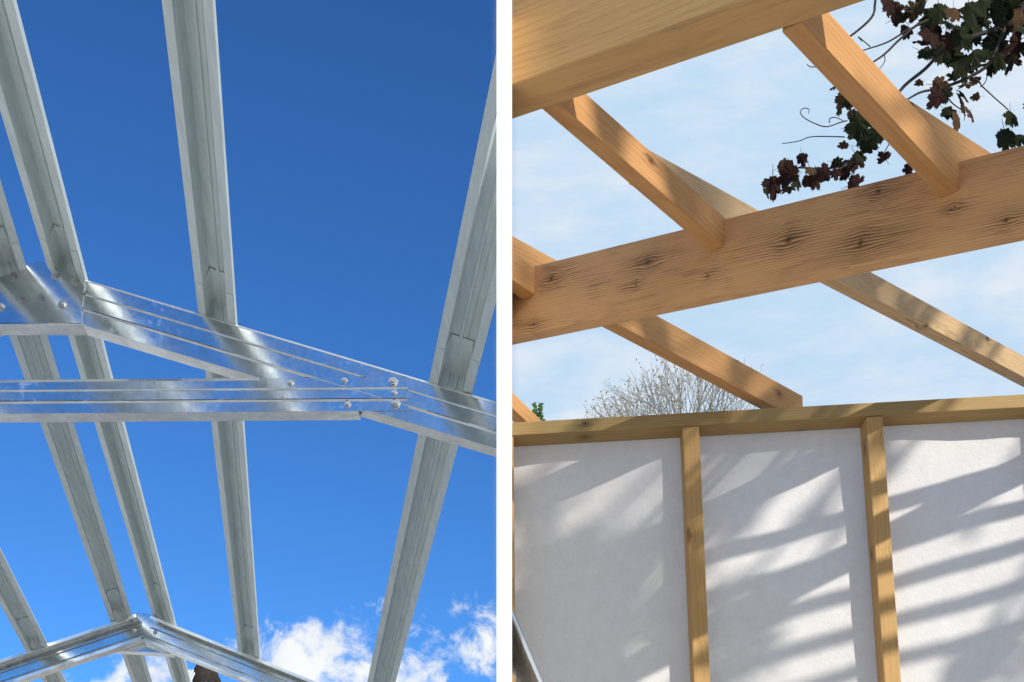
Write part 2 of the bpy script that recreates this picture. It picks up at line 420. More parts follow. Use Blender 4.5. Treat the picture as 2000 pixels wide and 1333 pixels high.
# ================================================================== LEFT: steel roof frame
Y1, Y2 = 4.69, 8.15
TH = .0022
def web_pts(h):   # stiffened web from bottom to top with two pressed grooves
    q = h/2; r = h*.165
    return [(0, -q), (0, -r-.0045), (-.004, -r), (0, -r+.0045), (0, r-.004), (.003, r), (0, r+.004), (0, q)]
def c_profile(h, fl, lip, top=True):
    q = h/2
    pts = [(fl, -q+lip), (fl, -q)]+web_pts(h)
    if top: pts += [(fl, q), (fl, q-lip)]
    return pts
def split_c(parent, name, h, fl, lip, p0, p1, back, up, top=True):
    """C channel: web, bottom flange and top flange; web gets the smoother sheet, flanges a lightened copy"""
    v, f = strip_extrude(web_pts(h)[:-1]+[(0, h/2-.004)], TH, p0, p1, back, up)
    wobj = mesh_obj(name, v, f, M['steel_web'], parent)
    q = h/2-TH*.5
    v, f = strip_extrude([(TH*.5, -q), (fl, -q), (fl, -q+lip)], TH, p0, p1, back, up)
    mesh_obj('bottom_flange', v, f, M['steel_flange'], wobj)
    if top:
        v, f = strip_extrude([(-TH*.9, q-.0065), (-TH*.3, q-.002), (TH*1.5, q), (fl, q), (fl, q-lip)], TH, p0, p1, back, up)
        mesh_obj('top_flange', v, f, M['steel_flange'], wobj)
    return wobj
def bolt_mesh():
    bm = bmesh.new()
    def ring(r0, z0, r1, z1, n):
        bmesh.ops.create_cone(bm, cap_ends=True, segments=n, radius1=r0, radius2=r1, depth=z1-z0, matrix=Matrix.Translation((0, 0, (z0+z1)/2)))
    ring(.0135, 0, .0130, .002, 16); ring(.0095, .002, .0095, .0085, 6); ring(.0055, .0085, .0045, .0125, 10)
    me = bpy.data.meshes.new('bolt'); bm.to_mesh(me); bm.free(); me.materials.append(M['bolt']); return me
BOLT = bolt_mesh()
def bolt(parent, p, s=1.0):
    o = bpy.data.objects.new('bolt', BOLT); C.objects.link(o); o.parent = parent
    o.location = Vector(p)-wloc(parent); o.rotation_euler = (R(90), 0, random.uniform(0, 6)); o.rotation_euler = (R(90), random.uniform(0, 1), 0); o.scale = (s, s, s)
    return o
BACK = Vector((0, 1, 0))
DEP = .137
def along(p, q):  # rafter direction and its upward normal in the frame plane
    d = (q-p).normalized(); n = Vector((-d.z, 0, d.x))
    if n.z < 0: n = -n
    return d, n
# ---- near portal frame
fr1 = empty('steel_portal_frame', (P(78, 0, Y1).x, Y1, 0))
tag(fr1, 'near galvanised portal frame with bolted apex plate and horizontal tie beam', 'roof frame', 'steel portal frames')
a = P(78, 545+(78-165)*.298, Y1); e = P(1000, 545+(1000-165)*.298, Y1)
d, n = along(a, e); sx = (-FW-.0005-a.x)/d.x; e = a+d*sx
ra = split_c(fr1, 'rafter', DEP, .064, .014, a-n*DEP/2+d*.03, e-n*DEP/2+d*.08, BACK, n)
for q_ in [ra]+list(ra.children): clip_x(q_, -FW-.0004, -1)
al = a.copy(); el_ = a+Vector((-1.75, 0, -1.75*.298))
d2, n2 = along(al, el_)
split_c(fr1, 'rafter', DEP, .064, .014, al-n2*DEP/2+d2*.03, el_-n2*DEP/2, BACK, n2)
# left column down to the ground
cx = el_.x
split_c(fr1, 'column', DEP, .064, .014, (cx-.02, Y1+.0, 0), (cx-.02, Y1, el_.z-.02), BACK, Vector((1, 0, 0)))
# apex plate with folded lower edge, in front of the rafters
YP = Y1-TH-.0012
pl = [P(-14, 548, YP), P(-14, 632, YP), P(159, 632, YP), P(166, 547, YP), P(110, 526, YP), P(92, 515, YP), P(76, 511, YP), P(60, 515, YP), P(42, 526, YP)]
v, f = prism(pl, (0, -TH, 0))
ap = mesh_obj('apex_plate', v, f, M['steel_web'], fr1)
v, f = strip_extrude([(0, 0), (.066, 0), (.066, .010)], TH, P(-14, 633.5, YP-TH), P(159, 633.5, YP-TH), BACK, Vector((0, 0, 1)))
mesh_obj('folded_edge', v, f, M['steel_flange'], ap)
for (x, y) in ((26, 541), (108, 538), (147, 549), (40, 583), (80, 583), (122, 596), (1, 600)):
    bolt(ap, P(x, y, YP-TH-.0002), 1.0)
# tie beam
YT = Y1-TH-.0012
zt0 = (P(0, 744, YT).z+P(0, 806, YT).z)/2; 
p0 = P(-40, 783, YT); p1 = P(796, 770, YT); p0.x = el_.x+.1
d3, n3 = along(p0, p1); HT = .102
slope = (p1.z-p0.z)/(p1.x-p0.x)
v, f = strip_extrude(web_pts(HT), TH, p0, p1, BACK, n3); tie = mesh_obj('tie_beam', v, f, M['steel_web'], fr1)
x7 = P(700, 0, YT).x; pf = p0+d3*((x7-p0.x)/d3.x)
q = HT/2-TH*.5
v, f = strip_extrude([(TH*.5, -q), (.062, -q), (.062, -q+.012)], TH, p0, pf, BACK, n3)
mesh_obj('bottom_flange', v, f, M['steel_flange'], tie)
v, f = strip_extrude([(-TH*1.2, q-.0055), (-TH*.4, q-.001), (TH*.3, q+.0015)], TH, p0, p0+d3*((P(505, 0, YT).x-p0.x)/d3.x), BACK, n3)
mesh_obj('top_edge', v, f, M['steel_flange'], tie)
for (x, y, s) in ((568, 749, .75), (673, 744, .75), (768, 747, 1.15), (770, 768, .7), (679, 791, .8), (773, 790, 1.15), (554, 776, .5)):
    bolt(tie, P(x, y, YT-TH*.5-.0003), s)
# ---- far portal frame: channels open towards the camera
fr2 = empty('steel_portal_frame', (P(275, 0, Y2).x, Y2, 0))
tag(fr2, 'far galvanised portal frame with peaked apex at the bottom of the steel roof', 'roof frame', 'steel portal frames')
ax2 = P(277, 1196, Y2)
FRONT = Vector((0, -1, 0))
rr = ax2+Vector((1, 0, -.40))*(-FW-.02-ax2.x)
lr = ax2+Vector((-1, 0, -.335))*2.0
for (e2, s0) in ((rr, .05), (lr, .035)):
    d, n = along(ax2, e2)
    split_c(fr2, 'rafter', DEP, .064, .014, ax2-n*DEP/2+d*s0+BACK*.064, e2-n*DEP/2+BACK*.064, FRONT, n)
for e2 in (rr+Vector((-.075, 0, 0)), lr):
    split_c(fr2, 'column', DEP, .064, .014, Vector((e2.x, Y2+.064, 0)), Vector((e2.x, Y2+.064, e2.z-.12)), FRONT, Vector((1, 0, 0)))
YG = Y2+.0675
pl = [P(215, 1268, YG), P(338, 1277, YG), P(345, 1238, YG), P(300, 1203, YG), P(286, 1198, YG), P(268, 1198, YG), P(252, 1206, YG), P(212, 1228, YG)]
v, f = prism(pl, (0, TH, 0)); ap2 = mesh_obj('apex_plate', v, f, M['steel_web'], fr2)
v, f = strip_extrude([(0, 0), (.055, 0), (.055, .010)], TH, P(215, 1270, YG), P(338, 1279, YG), BACK, Vector((0, 0, 1)))
mesh_obj('folded_edge', v, f, M['steel_flange'], ap2)
for (x, y) in ((256, 1213), (262, 1232), (312, 1219), (303, 1236)):
    bolt(ap2, P(x, y, YG-.0045), .9)

# ---- purlins: hat sections lying on both frames
HAT = [(-.0585, .015), (-.0585, 0), (-.0365, 0), (-.032, .056), (-.010, .056), (-.008, .050), (-.002, .050), (0, .056), (.012, .056), (.0135, .0535), (.015, .056), (.032, .056), (.0365, 0), (.0585, 0), (.0585, .015)]
SLV = [(-.0560, -.0022), (-.0360, -.0022), (-.0290, .0525), (.0290, .0525), (.0360, -.0022), (.0560, -.0022)]
def purlin(c1, c2, tilt, yn, yf, label, sl_at):
    """c1, c2: centre of the underside where it crosses the two frames"""
    d = (c2-c1); d = d/d.y
    g = c1+d*(yn-c1.y); h = c1+d*(yf-c1.y)
    u = Vector((math.cos(tilt), 0, -math.sin(tilt))); dn = (h-g).normalized()
    u = (u-dn*u.dot(dn)).normalized(); n = u.cross(dn)
    if n.z < 0: n = -n
    ws = 1.14 if yn > 0 else 1.0
    u = u*ws
    v, f = strip_extrude(HAT, .0014, g, h, u, n)
    o = mesh_obj('steel_purlin', v, f, M['steel_purlin'])
    tag(o, label, 'purlin', 'steel purlins')
    for ys, ln0, ln1 in sl_at:
        s0 = c1+d*(ys-ln0-c1.y); s1 = c1+d*(ys+ln1-c1.y)
        v, f = strip_extrude(SLV, .0014, s0, s1, u, n)
        mesh_obj('lap_sleeve', v, f, M['steel_purlin'], o)
    return o
def on_top(x, y, Y): return P(x, y, Y)
th1 = math.atan(.298); th2 = math.atan(.335)
PL = [
 (P(130, 535, Y1), P(318, 1204, Y2), th1, -4.5, 10.6, 'steel purlin just right of the apex, running down past both frames', [(Y1, .16, .02), (Y2, .35, .02)]),
 (P(424, 621, Y1), P(486, 1278, Y2), th1, -4.5, 10.6, 'steel purlin crossing the middle of the near rafter, nearly vertical in view', [(Y1, .17, .02), (Y2, .3, .02)]),
 (P(880, 756, Y1), P(730, 1396, Y2), th1*.9, 3.115, 10.6, 'steel purlin at the right beside the white wall end', [(Y1, .19, .02), (Y2, .3, .02)]),
 (P(17, 538, Y1), P(236, 1206, Y2), -th2, -4.5, 10.6, 'steel purlin just left of the apex with ribbed underside', [(Y1, .16, .02), (Y2, .3, .02)]),
 (P(-262, 628, Y1), P(72, 1266, Y2), -th2, -4.5, 10.6, 'short length of steel purlin cut off at the lower left edge', [(Y1, .16, .02), (Y2, .35, .02)]),
]
for i_, a_ in enumerate(PL):
    o = purlin(*a_)
    if i_ == 2: clip_x(o, -FW-.0004, -1)

# ---- person behind the far frame, on a work platform
def skin_body(name, joints, edges, m, parent, sub=2):
    names = list(joints); me = bpy.data.meshes.new(name)
    me.from_pydata([joints[k][0] for k in names], [], [(names.index(a), names.index(b)) for a, b in edges]); me.update()
    o = bpy.data.objects.new(name, me); C.objects.link(o); o.parent = parent
    md = o.modifiers.new('skin', 'SKIN'); md.use_smooth_shade = True
    for i, k in enumerate(names):
        sv = me.skin_vertices[0].data[i]; r = joints[k][1]; sv.radius = r if isinstance(r, tuple) else (r, r)
        sv.use_root = (i == 0)
    s = o.modifiers.new('sub', 'SUBSURF'); s.levels = sub; s.render_levels = sub
    me.materials.append(m); return o
PY = 10.5
top = P(405, 1303, PY); PX = top.x; FZ = top.z-1.76
per = empty('person', (PX, PY, FZ))
tag(per, 'dark-haired person behind the far frame, one white-gloved hand raised beside the head', 'person')
J = {'pelvis': ((0, 0, .95), (.15, .11)), 'waist': ((0, .01, 1.10), (.135, .10)), 'chest': ((0, .01, 1.32), (.165, .11)), 'neckb': ((0, .01, 1.47), (.07, .065)), 'neck': ((0, -.005, 1.53), (.055, .055)), 'skull': ((0, -.02, 1.62), (.07, .08)),
     'shl': ((-.185, .01, 1.42), .058), 'ell': ((-.30, -.06, 1.19), .042), 'wrl': ((-.135, -.14, 1.575), .030), 'shr': ((.185, .01, 1.42), .058), 'elr': ((.26, 0, 1.14), .042), 'wrr': ((.24, -.14, .95), .030),
     'hipl': ((-.09, 0, .90), .085), 'knl': ((-.10, -.02, .50), .058), 'anl': ((-.10, .01, .09), .040), 'tol': ((-.105, -.13, .035), (.042, .03)),
     'hipr': ((.09, 0, .90), .085), 'knr': ((.11, -.02, .50), .058), 'anr': ((.11, .01, .09), .040), 'tor': ((.115, -.13, .035), (.042, .03))}
E = [('pelvis', 'waist'), ('waist', 'chest'), ('chest', 'neckb'), ('neckb', 'neck'), ('neck', 'skull'), ('chest', 'shl'), ('shl', 'ell'), ('ell', 'wrl'), ('chest', 'shr'), ('shr', 'elr'), ('elr', 'wrr'),
     ('pelvis', 'hipl'), ('hipl', 'knl'), ('knl', 'anl'), ('anl', 'tol'), ('pelvis', 'hipr'), ('hipr', 'knr'), ('knr', 'anr'), ('anr', 'tor')]
skin_body('body', J, E, M['skin'], per)
def grow(keys, k): return {q: (J[q][0], tuple(x*k for x in (J[q][1] if isinstance(J[q][1], tuple) else (J[q][1],)*2))) for q in keys}
ks = ['pelvis', 'waist', 'chest', 'neckb', 'shl', 'ell', 'wrl', 'shr', 'elr', 'wrr']
skin_body('shirt', grow(ks, 1.10), [e_ for e_ in E if e_[0] in ks and e_[1] in ks], M['shirt'], per)
ks = ['pelvis', 'hipl', 'knl', 'anl', 'hipr', 'knr', 'anr']
skin_body('trousers', grow(ks, 1.14), [e_ for e_ in E if e_[0] in ks and e_[1] in ks], M['jeans'], per)
for s in ('l', 'r'):
    skin_body('boot', grow(['an'+s, 'to'+s], 1.2), [('an'+s, 'to'+s)], M['boot'], per, 1)
def head_mesh(name, fn, m, parent, loc, keep=None):
    bm = bmesh.new(); bmesh.ops.create_uvsphere(bm, u_segments=28, v_segments=20, radius=1)
    for v in bm.verts: v.co = fn(v.co.copy())
    if keep: bmesh.ops.delete(bm, geom=[q for q in bm.faces if not keep(q.calc_center_median())], context='FACES')
    for q in bm.faces: q.smooth = True
    me = bpy.data.meshes.new(name); bm.to_mesh(me); bm.free(); me.materials.append(m)
    o = bpy.data.objects.new(name, me); C.objects.link(o); o.parent = parent; o.location = loc; return o
def headf(c):
    x, y, z = c
    q = Vector((x*.076, y*.098, z*.118))
    if z < 0: q.x *= 1+.28*z; q.y = q.y*(1+.2*z)-.012*(-z)
    if y < -.8 and abs(x) < .22 and -.35 < z < .1: q.y -= .018*(1-abs(x)/.22)
    return q
hd = head_mesh('head', headf, M['skin'], per, (0, -.03, 1.63)); hd.rotation_euler = (R(33), 0, R(-14))
def hairf(c):
    q = headf(c)*1.0; k = 1.19+.07*math.sin(c.x*13+c.z*9)*math.sin(c.y*15+c.x*5)+.03*math.sin(c.x*31+c.y*27)
    return q*k
def hkeep(c):
    return c.z > .030+.02*math.sin(c.x*60) or (c.y > -.02 and c.z > -.07)
head_mesh('hair', hairf, M['hair'], hd, (0, .004, .008), hkeep)
for s in (-1, 1):
    v, f = [], []
    head_mesh('eye', lambda c: Vector((c.x*.013, c.y*.006, c.z*.007)), M['eye'], hd, (s*.030, -.092, .004))
    head_mesh('ear', lambda c: Vector((c.x*.010, c.y*.020, c.z*.033)), M['skin'], hd, (s*.078, .01, -.008))
head_mesh('mouth', lambda c: Vector((c.x*.024, c.y*.006, c.z*.006)), plain('lips', (.35, .14, .12), (.38, .16, .13)), hd, (0, -.093, -.062))
def hand(wr, d, side, m):
    d = Vector(d).normalized(); side = Vector(side).normalized(); wr = Vector(wr)
    H = {'w': (wr, (.026, .02)), 'p': (wr+d*.05, (.036, .016))}; ed = [('w', 'p')]
    skin_body('hand', H, ed, m, per, 2)
    mb = MB(); nrm = d.cross(side)
    for i, (o_, l) in enumerate(((-.030, .062), (-.010, .075), (.010, .080), (.029, .070))):
        b0 = wr+d*.07+side*o_; mid = b0+d*l*.55+nrm*.006; e0 = b0+d*l*.9+nrm*.025
        mb.add(tube([b0-d*.02, b0, mid, e0], [.009, .0095, .0085, .006], 8))
    b0 = wr+d*.03-side*.03
    mb.add(tube([b0+side*.01, b0-side*.018+d*.02, b0-side*.028+d*.05+nrm*.01], [.011, .0105, .007], 8))
    me = bpy.data.meshes.new('fingers'); me.from_pydata(mb.v, [], mb.f); me.materials.append(m)
    o = bpy.data.objects.new('fingers', me); C.objects.link(o); o.parent = per
hand(J['wrl'][0], (.35, -.05, .9), (1, -.1, -.3), M['shirt'])
hand(J['wrr'][0], (-.05, -.5, -.8), (1, 0, 0), M['skin'])
# platform
wp = empty('work_platform', (PX, PY, 0)); tag(wp, 'timber trestle work platform under the person behind the far frame', 'platform')
for i in range(5):
    timber('plank', (PX-.7, PY-.36+i*.18, FZ-.02), (PX+.7, PY-.36+i*.18, FZ-.02), (0, 1, 0), (0, 0, 1), .17, .04, M['wood_rough'], parent=wp)
for sx_ in (-1, 1):
    timber('bearer', (PX+sx_*.6, PY-.45, FZ-.09), (PX+sx_*.6, PY+.45, FZ-.09), (1, 0, 0), (0, 0, 1), .05, .10, M['wood_stud'], parent=wp)
    for sy_ in (-1, 1):
        timber('leg', (PX+sx_*.6, PY+sy_*.38, 0), (PX+sx_*.6, PY+sy_*.38, FZ-.14), (1, 0, 0), (0, 1, 0), .09, .09, M['wood_stud'], parent=wp)

# ================================================================== RIGHT: timber roof frame
bd = Vector((-3335, 3000, 762)).normalized()            # beam direction: to the left, away and slightly up
nh = Vector((3000, 3335, 0)).normalized()               # across the beams, away from the camera
upb = nh.cross(bd); upb = upb if upb.z > 0 else -upb
def mid_at(x):                                          # bottom front edge of the main beam at pixel column x
    k = (x-CX)/FPX; M0 = P(1000, 659, 4.2); s = (k*M0.y-M0.x)/(bd.x-k*bd.y); return M0+bd*s
def near_at(x):
    k = (x-CX)/FPX; N0 = P(1000, 234, 3.33); s = (k*N0.y-N0.x)/(bd.x-k*bd.y); return N0+bd*s
# main beam
M0 = P(1000, 659, 4.2); L0 = M0+bd*.06; L1 = M0-bd*3.3
HB, TB = .1775, .046
kn = []
ctr = (L0+L1)/2+upb*HB/2+nh*TB/2
# local frame of the beam decides where its knots go
ax_ = (L1-L0).normalized(); ay_ = upb.cross(ax_)
flip = ay_.dot(nh) < 0
axl = -ax_ if flip else ax_
for (x, y, r) in ((1077, 545, .030), (1266, 513, .026), (1243, 556, .014), (1383, 537, .013), (1540, 468, .036), (1680, 476, .038), (1716, 374, .022), (1864, 405, .012), (1966, 431, .024), (1042, 634, .015)):
    q = mid_at(x); dz = P(x, y, q.y).z-q.z
    p = q+Vector((0, 0, dz)); l = p-ctr
    kn.append((l.dot(axl), l.dot(upb), r*random.uniform(.8, 1.1)))
M['wood_main'] = wood_mat('stained pine beam with knots', (.70, .395, .175), (.55, .28, .11), kn, .85, 1.1)
o = timber('timber_beam', L0, L1, nh, upb, TB, HB, M['wood_main'], anchor=(-1, -1), bev=.004); clip_x(o, FW+.0004, 1)
tag(o, 'long knotty timber beam with dark grain stains crossing the middle of the timber roof', 'beam', 'timber roof beams')
N0 = P(1000, 234, 3.33); L0 = N0+bd*.30; L1 = N0-bd*3.0
o = timber('timber_beam', L0, L1, nh, upb, .106, .26, M['wood_near'], anchor=(1, -1), bev=.004); clip_x(o, FW+.0004, 1)
tag(o, 'thick timber beam at the top with its underside showing, nearest overhead', 'beam', 'timber roof beams')

# joists between the two beams: right face and underside in view
def joist(e_px, n_px, h, wdt, label, m='wood_joist', clip=None):
    e_ = mid_at(e_px[0]); e_ = P(e_px[0], e_px[1], e_.y)-nh*.0006
    if clip is None:
        q = near_at(n_px[0]); s = P(n_px[0], n_px[1], q.y)
        # keep the joist square to the beams in plan, take the slope from the picture
        L = (q-e_).dot(-nh); k = (n_px[0]-CX)/FPX
        tt = (e_.x-k*e_.y)/(nh.x-k*nh.y)
        pn = e_-nh*tt; pn = P(n_px[0], n_px[1], pn.y)
        dd = (pn-e_)/(pn-e_).dot(-nh)
        qn = near_at(n_px[0]); t_end = (e_-qn).dot(nh)-.0008
        s = e_+dd*t_end
    else:
        s = e_+(-nh+Vector((0, 0, .08)))*clip
    o = timber('timber_joist', s, e_, bd, (0, 0, 1), wdt, h, M[m], anchor=(-1, -1), bev=.0025)
    if clip: clip_x(o, FW+.0004, 1)
    tag(o, label, 'joist', 'timber joists between the two beams')
    return o, s, e_
joist((1414, 482), (1092, 203), .073, .040, 'timber joist with sunlit patches meeting the middle of the knotty beam')
joist((1873, 373), (1570, 47), .074, .043, 'pale timber joist running down to the right end of the knotty beam')
joist((1044, 577), None, .076, .040, 'short end of timber joist beside the white wall end', clip=.2)
# more of the same bay out of the picture to the right
e3 = mid_at(2560)
for i, xx in enumerate((2560,)):
    q = mid_at(xx); s = q-nh*.80+Vector((0, 0, .05))
    o = timber('timber_joist', s+Vector((0, 0, .04)), q+Vector((0, 0, .06))-nh*.001, bd, (0, 0, 1), .043, .074, M['wood_joist'], anchor=(-1, -1))
    tag(o, 'timber joist beyond the right edge of the picture', 'joist', 'timber joists between the two beams')

# long rafters lapped beside the joists, running on to the stud wall
def rafter(px, base_x, pts, h, t0, t1, label, m):
    q = mid_at(base_x)+bd*.046
    base = Vector((q.x, q.y, 0))
    out = []
    for (x, y) in pts:
        k = (x-CX)/FPX; tt = (k*base.y-base.x)/(nh.x-k*nh.y); pp = base+nh*tt; out.append((tt, P(x, y, pp.y).z))
    sl_ = (out[1][1]-out[0][1])/(out[1][0]-out[0][0])
    f_ = lambda tt: Vector((base.x+nh.x*tt, base.y+nh.y*tt, out[0][1]+sl_*(tt-out[0][0])))
    o = timber('timber_rafter', f_(t0), f_(t1), bd, (0, 0, 1), .044, h, M[m], anchor=(-1, 1), bev=.0025, wob=.0)
    if base_x < 1100: clip_x(o, FW+.0004, 1)
    tag(o, label, 'rafter', 'timber rafters running to the stud wall'); return o
rafter(None, 1047, ((1088, 509), (1570, 775)), .088, -.12, 1.447, 'timber rafter with sun spots landing on the wall plate above the left stud', 'wood_joist')
rafter(None, 1414, ((1259, 288), (1684, 522)), .070, -.272, 2.4, 'rough grey-brown timber rafter passing behind the knotty beam to the right edge', 'wood_rough')
rafter(None, 1873, ((1770, 191), (1930, 295)), .080, -.155, 2.2, 'sunlit timber rafter end showing above the right end of the knotty beam', 'wood_joist')
# the stub at the far left, on the plate
pe = P(1060, 824, 5.21); ps = P(1000, 765, 5.085); ps = ps+(ps-pe)*.6
o = timber('timber_rafter', ps, pe, bd, (0, 0, 1), .042, .052, M['wood_joist'], anchor=(-1, 1)); clip_x(o, FW+.0004, 1)
tag(o, 'stub of timber rafter resting on the wall plate beside the white wall end', 'rafter', 'timber rafters running to the stud wall')

# ---- stud wall
YW, SD = 5.05, .088
wl = empty('stud_wall', (1.2, YW+SD/2, 0)); tag(wl, 'timber stud wall with green-tinged top plate in front of white membrane', 'stud wall')
def wallp(x, y): return P(x, y, YW)
pa = wallp(1001, 826); pb = wallp(2000, 771); dr = (pb-pa).normalized()
timber('top_plate', pa-dr*.008, pb+dr*4.4, (0, 1, 0), (0, 0, 1), SD+.006, 25.5/FPX*YW, M['wood_plate'], anchor=(-1, 1), parent=wl, bev=.003).location.y -= .003
def stud(xt, yt, xb, yb, wpx):
    a0 = wallp(xt, yt); b0 = wallp(xb, yb); d0 = (b0-a0)/(a0.z-b0.z); foot = a0+d0*(a0.z-.05)
    return timber('stud', a0, foot, (1, 0, 0), (0, 1, 0), wpx/FPX*YW, SD, M['wood_stud'], anchor=(0, -1), parent=wl, bev=.003)
stud(1349.5, 833, 1371.5, 1333, 32)
stud(1707.5, 813.5, 1744, 1333, 32.5)
stud(2070, 793.5, 2118, 1333, 32.5)
stud(988, 853, 992, 1333, 30)
for i in range(6): stud(2430+i*360, 793-20*(i+1), 2480+i*364, 1333, 32.5)
fx0 = .02; 
timber('bottom_plate', (.02, YW, .0), (6.0, YW, .0), (0, 1, 0), (0, 0, 1), SD, .05, M['wood_plate'], anchor=(-1, -1), parent=wl)
# membrane sheet behind the studs, slightly slack
NX, NZ = 200, 70; YM = YW+SD+.004
vs_, fs_ = [], []
x0, x1, zt = .018, 6.0, None
for j in range(NZ+1):
    for i in range(NX+1):
        x = x0+(x1-x0)*i/NX
        ztop = pa.z+(x-pa.x)*(pb.z-pa.z)/(pb.x-pa.x)-.02
        z = .02+(ztop-.02)*j/NZ
        yy = YM+.006+.007*math.sin(x*7+z*3)*math.sin(z*5+1)+.004*math.sin(x*17-z*9)+.0015*math.sin(x*41+z*23)*math.sin(z*31-x*11)
        vs_.append((x, yy, z))
for j in range(NZ):
    for i in range(NX):
        a0 = j*(NX+1)+i; fs_.append((a0, a0+1, a0+NX+2, a0+NX+1))
o = mesh_obj('breather_membrane', vs_, fs_, M['membrane'], smooth=True)
tag(o, 'white fibrous breather membrane stretched behind the studs with striped shadows', 'membrane')

# unseen battens added to the right, tilted to stripe the membrane with shadow
ordn = ('first', 'second', 'third', 'fourth', 'fifth', 'sixth', 'seventh', 'eighth')
for i, xw in enumerate((2.66, 3.22, 3.78, 4.34, 4.90)):
    zp = pa.z+(xw-pa.x)*(pb.z-pa.z)/(pb.x-pa.x)+.002
    u0 = (xw-.55)/1.6; p1_ = Vector((xw, YM-.01, zp)); p0_ = Vector((xw-nh.x/nh.y*u0, YM-u0, zp+.10*u0/nh.y))
    k_ = 1.0
    while p1_.lerp(p0_, k_).x < .38*p1_.lerp(p0_, k_).y: k_ -= .02
    p0_ = p1_.lerp(p0_, k_)
    o = timber('shadow_batten', p0_, p1_, bd, (0, 0, 1), .036, .040, M['wood_joist'], anchor=(0, -1))
    tag(o, '%s thin unseen batten added for its shadow stripe, counted from the right edge' % ordn[i], 'batten', 'added shadow battens beyond the right edge')

# ---- leaning ribbed sheet with a bright edge, bottom left of the timber half
ls = empty('leaning_sheet', (.3, 4.6, 0)); tag(ls, 'ribbed metal sheet with bright edge trim leaning at the bottom beside the white wall end', 'metal sheet')
ta = P(1000.5, 1203, 4.35); tb = P(1056, 1333, 4.35); dl = (tb-ta)/(ta.z-tb.z)
foot = ta+dl*(ta.z-.008); head_ = ta-dl*.01; head_.x = max(head_.x, FW+.004)
n_ = 60; ribs = []
dd = (foot-head_); LL = dd.length; dd.normalize(); nn = Vector((0, 1, 0)).cross(dd); nn = nn if nn.x > 0 else -nn
poly = []
for i in range(n_*4+1):
    s = LL*i/(n_*4); poly.append((s, .004*math.sin(i*math.pi/2)))
v, f = strip_extrude(poly, .0012, head_, head_+Vector((0, .55, 0)), dd, nn)
mesh_obj('ribbed_panel', v, f, M['sheet'], ls)
v, f = tube([head_+Vector((0, -.006, 0)), foot+Vector((0, -.006, 0))], [.0075, .0075], 10); mesh_obj('edge_trim', v, f, M['trim'], ls)

# ================================================================== trees
# far bare tree
def bare_tree(base, top_z, rad, label, seed, leafy):
    rng = random.Random(seed); t = empty('bare_tree', base); tag(t, label, 'tree', 'far trees')
    base = Vector(base); h0 = top_z*.72
    tr = [base, base+Vector((.1, 0, h0*.5)), base+Vector((-.05, .1, h0)), base+Vector((.05, 0, top_z*.80))]
    v, f = tube(spline(tr, 4), [.30-.19*i/12 for i in range(13)], 9); mesh_obj('trunk', v, f, M['bark'], t, smooth=True)
    br = MB(); bud = MB(); cc = base+Vector((0, 0, top_z-rad))
    def inside(p):
        q = p-cc; return (q.x/rad)**2+(q.y/rad)**2+(q.z/rad)**2 < 1 or q.z < -.2*rad
    def rec(p, d, l, r, lev):
        pts = [p]; q = p; dd_ = d
        for k in range(3):
            dd_ = (dd_+Vector((rng.gauss(0, .13), rng.gauss(0, .13), rng.gauss(.04, .08)))).normalized(); q = q+dd_*l/3; pts.append(q)
        br.add(tube(pts, [r, r*.85, r*.72, r*.6], 4 if lev > 1 else 6))
        if lev >= 5 or not inside(q):
            if rng.random() < leafy:
                for _ in range(2):
                    c0 = q+Vector((rng.gauss(0, .08), rng.gauss(0, .08), rng.gauss(0, .08))); s = rng.uniform(.02, .05)
                    a0 = Vector((rng.gauss(0, 1), rng.gauss(0, 1), rng.gauss(0, 1))).normalized(); b0 = a0.cross(Vector((.3, .5, .8))).normalized()
                    o_ = len(bud.v); bud.v += [c0-a0*s, c0+b0*s*.5, c0+a0*s, c0-b0*s*.5]; bud.f.append((o_, o_+1, o_+2, o_+3))
            return
        nb = 3 if lev < 2 else (3 if rng.random() < .6 else 2)
        for k in range(nb):
            az = rng.uniform(0, 6.283); sp_ = rng.uniform(.25, .62)
            sd = dd_.cross(Vector((math.cos(az), math.sin(az), .2))).normalized()
            rec(pts[-1] if k < 2 else pts[2], (dd_*math.cos(sp_)+sd*math.sin(sp_)).normalized(), l*rng.uniform(.70, .88), max(r*.60, .006), lev+1)
    for k in range(14):
        az = k*.83+rng.uniform(-.2, .2); sp_ = rng.uniform(.15, .8)
        rec(base+Vector((0, 0, h0+(k % 9)*.02*top_z*.4)), Vector((math.cos(az)*math.sin(sp_), math.sin(az)*math.sin(sp_), math.cos(sp_))), rad*.55, .06, 0)
    mesh_obj('crown', br.v, br.f, M['twig'], t)
    if bud.v: tag(mesh_obj('leaf_scatter', bud.v, bud.f, M['bud'], t), kind='stuff')
    return t
p = P(1335, 752, 40); bare_tree((p.x, 40, 0), p.z, 3.0, 'far bare-branched tree with rounded crown showing above the wall plate', 3, .45)
p = P(1192, 782, 46); bare_tree((p.x, 46, 0), p.z, .75, 'small far tree top left of the rounded bare tree', 9, .9)
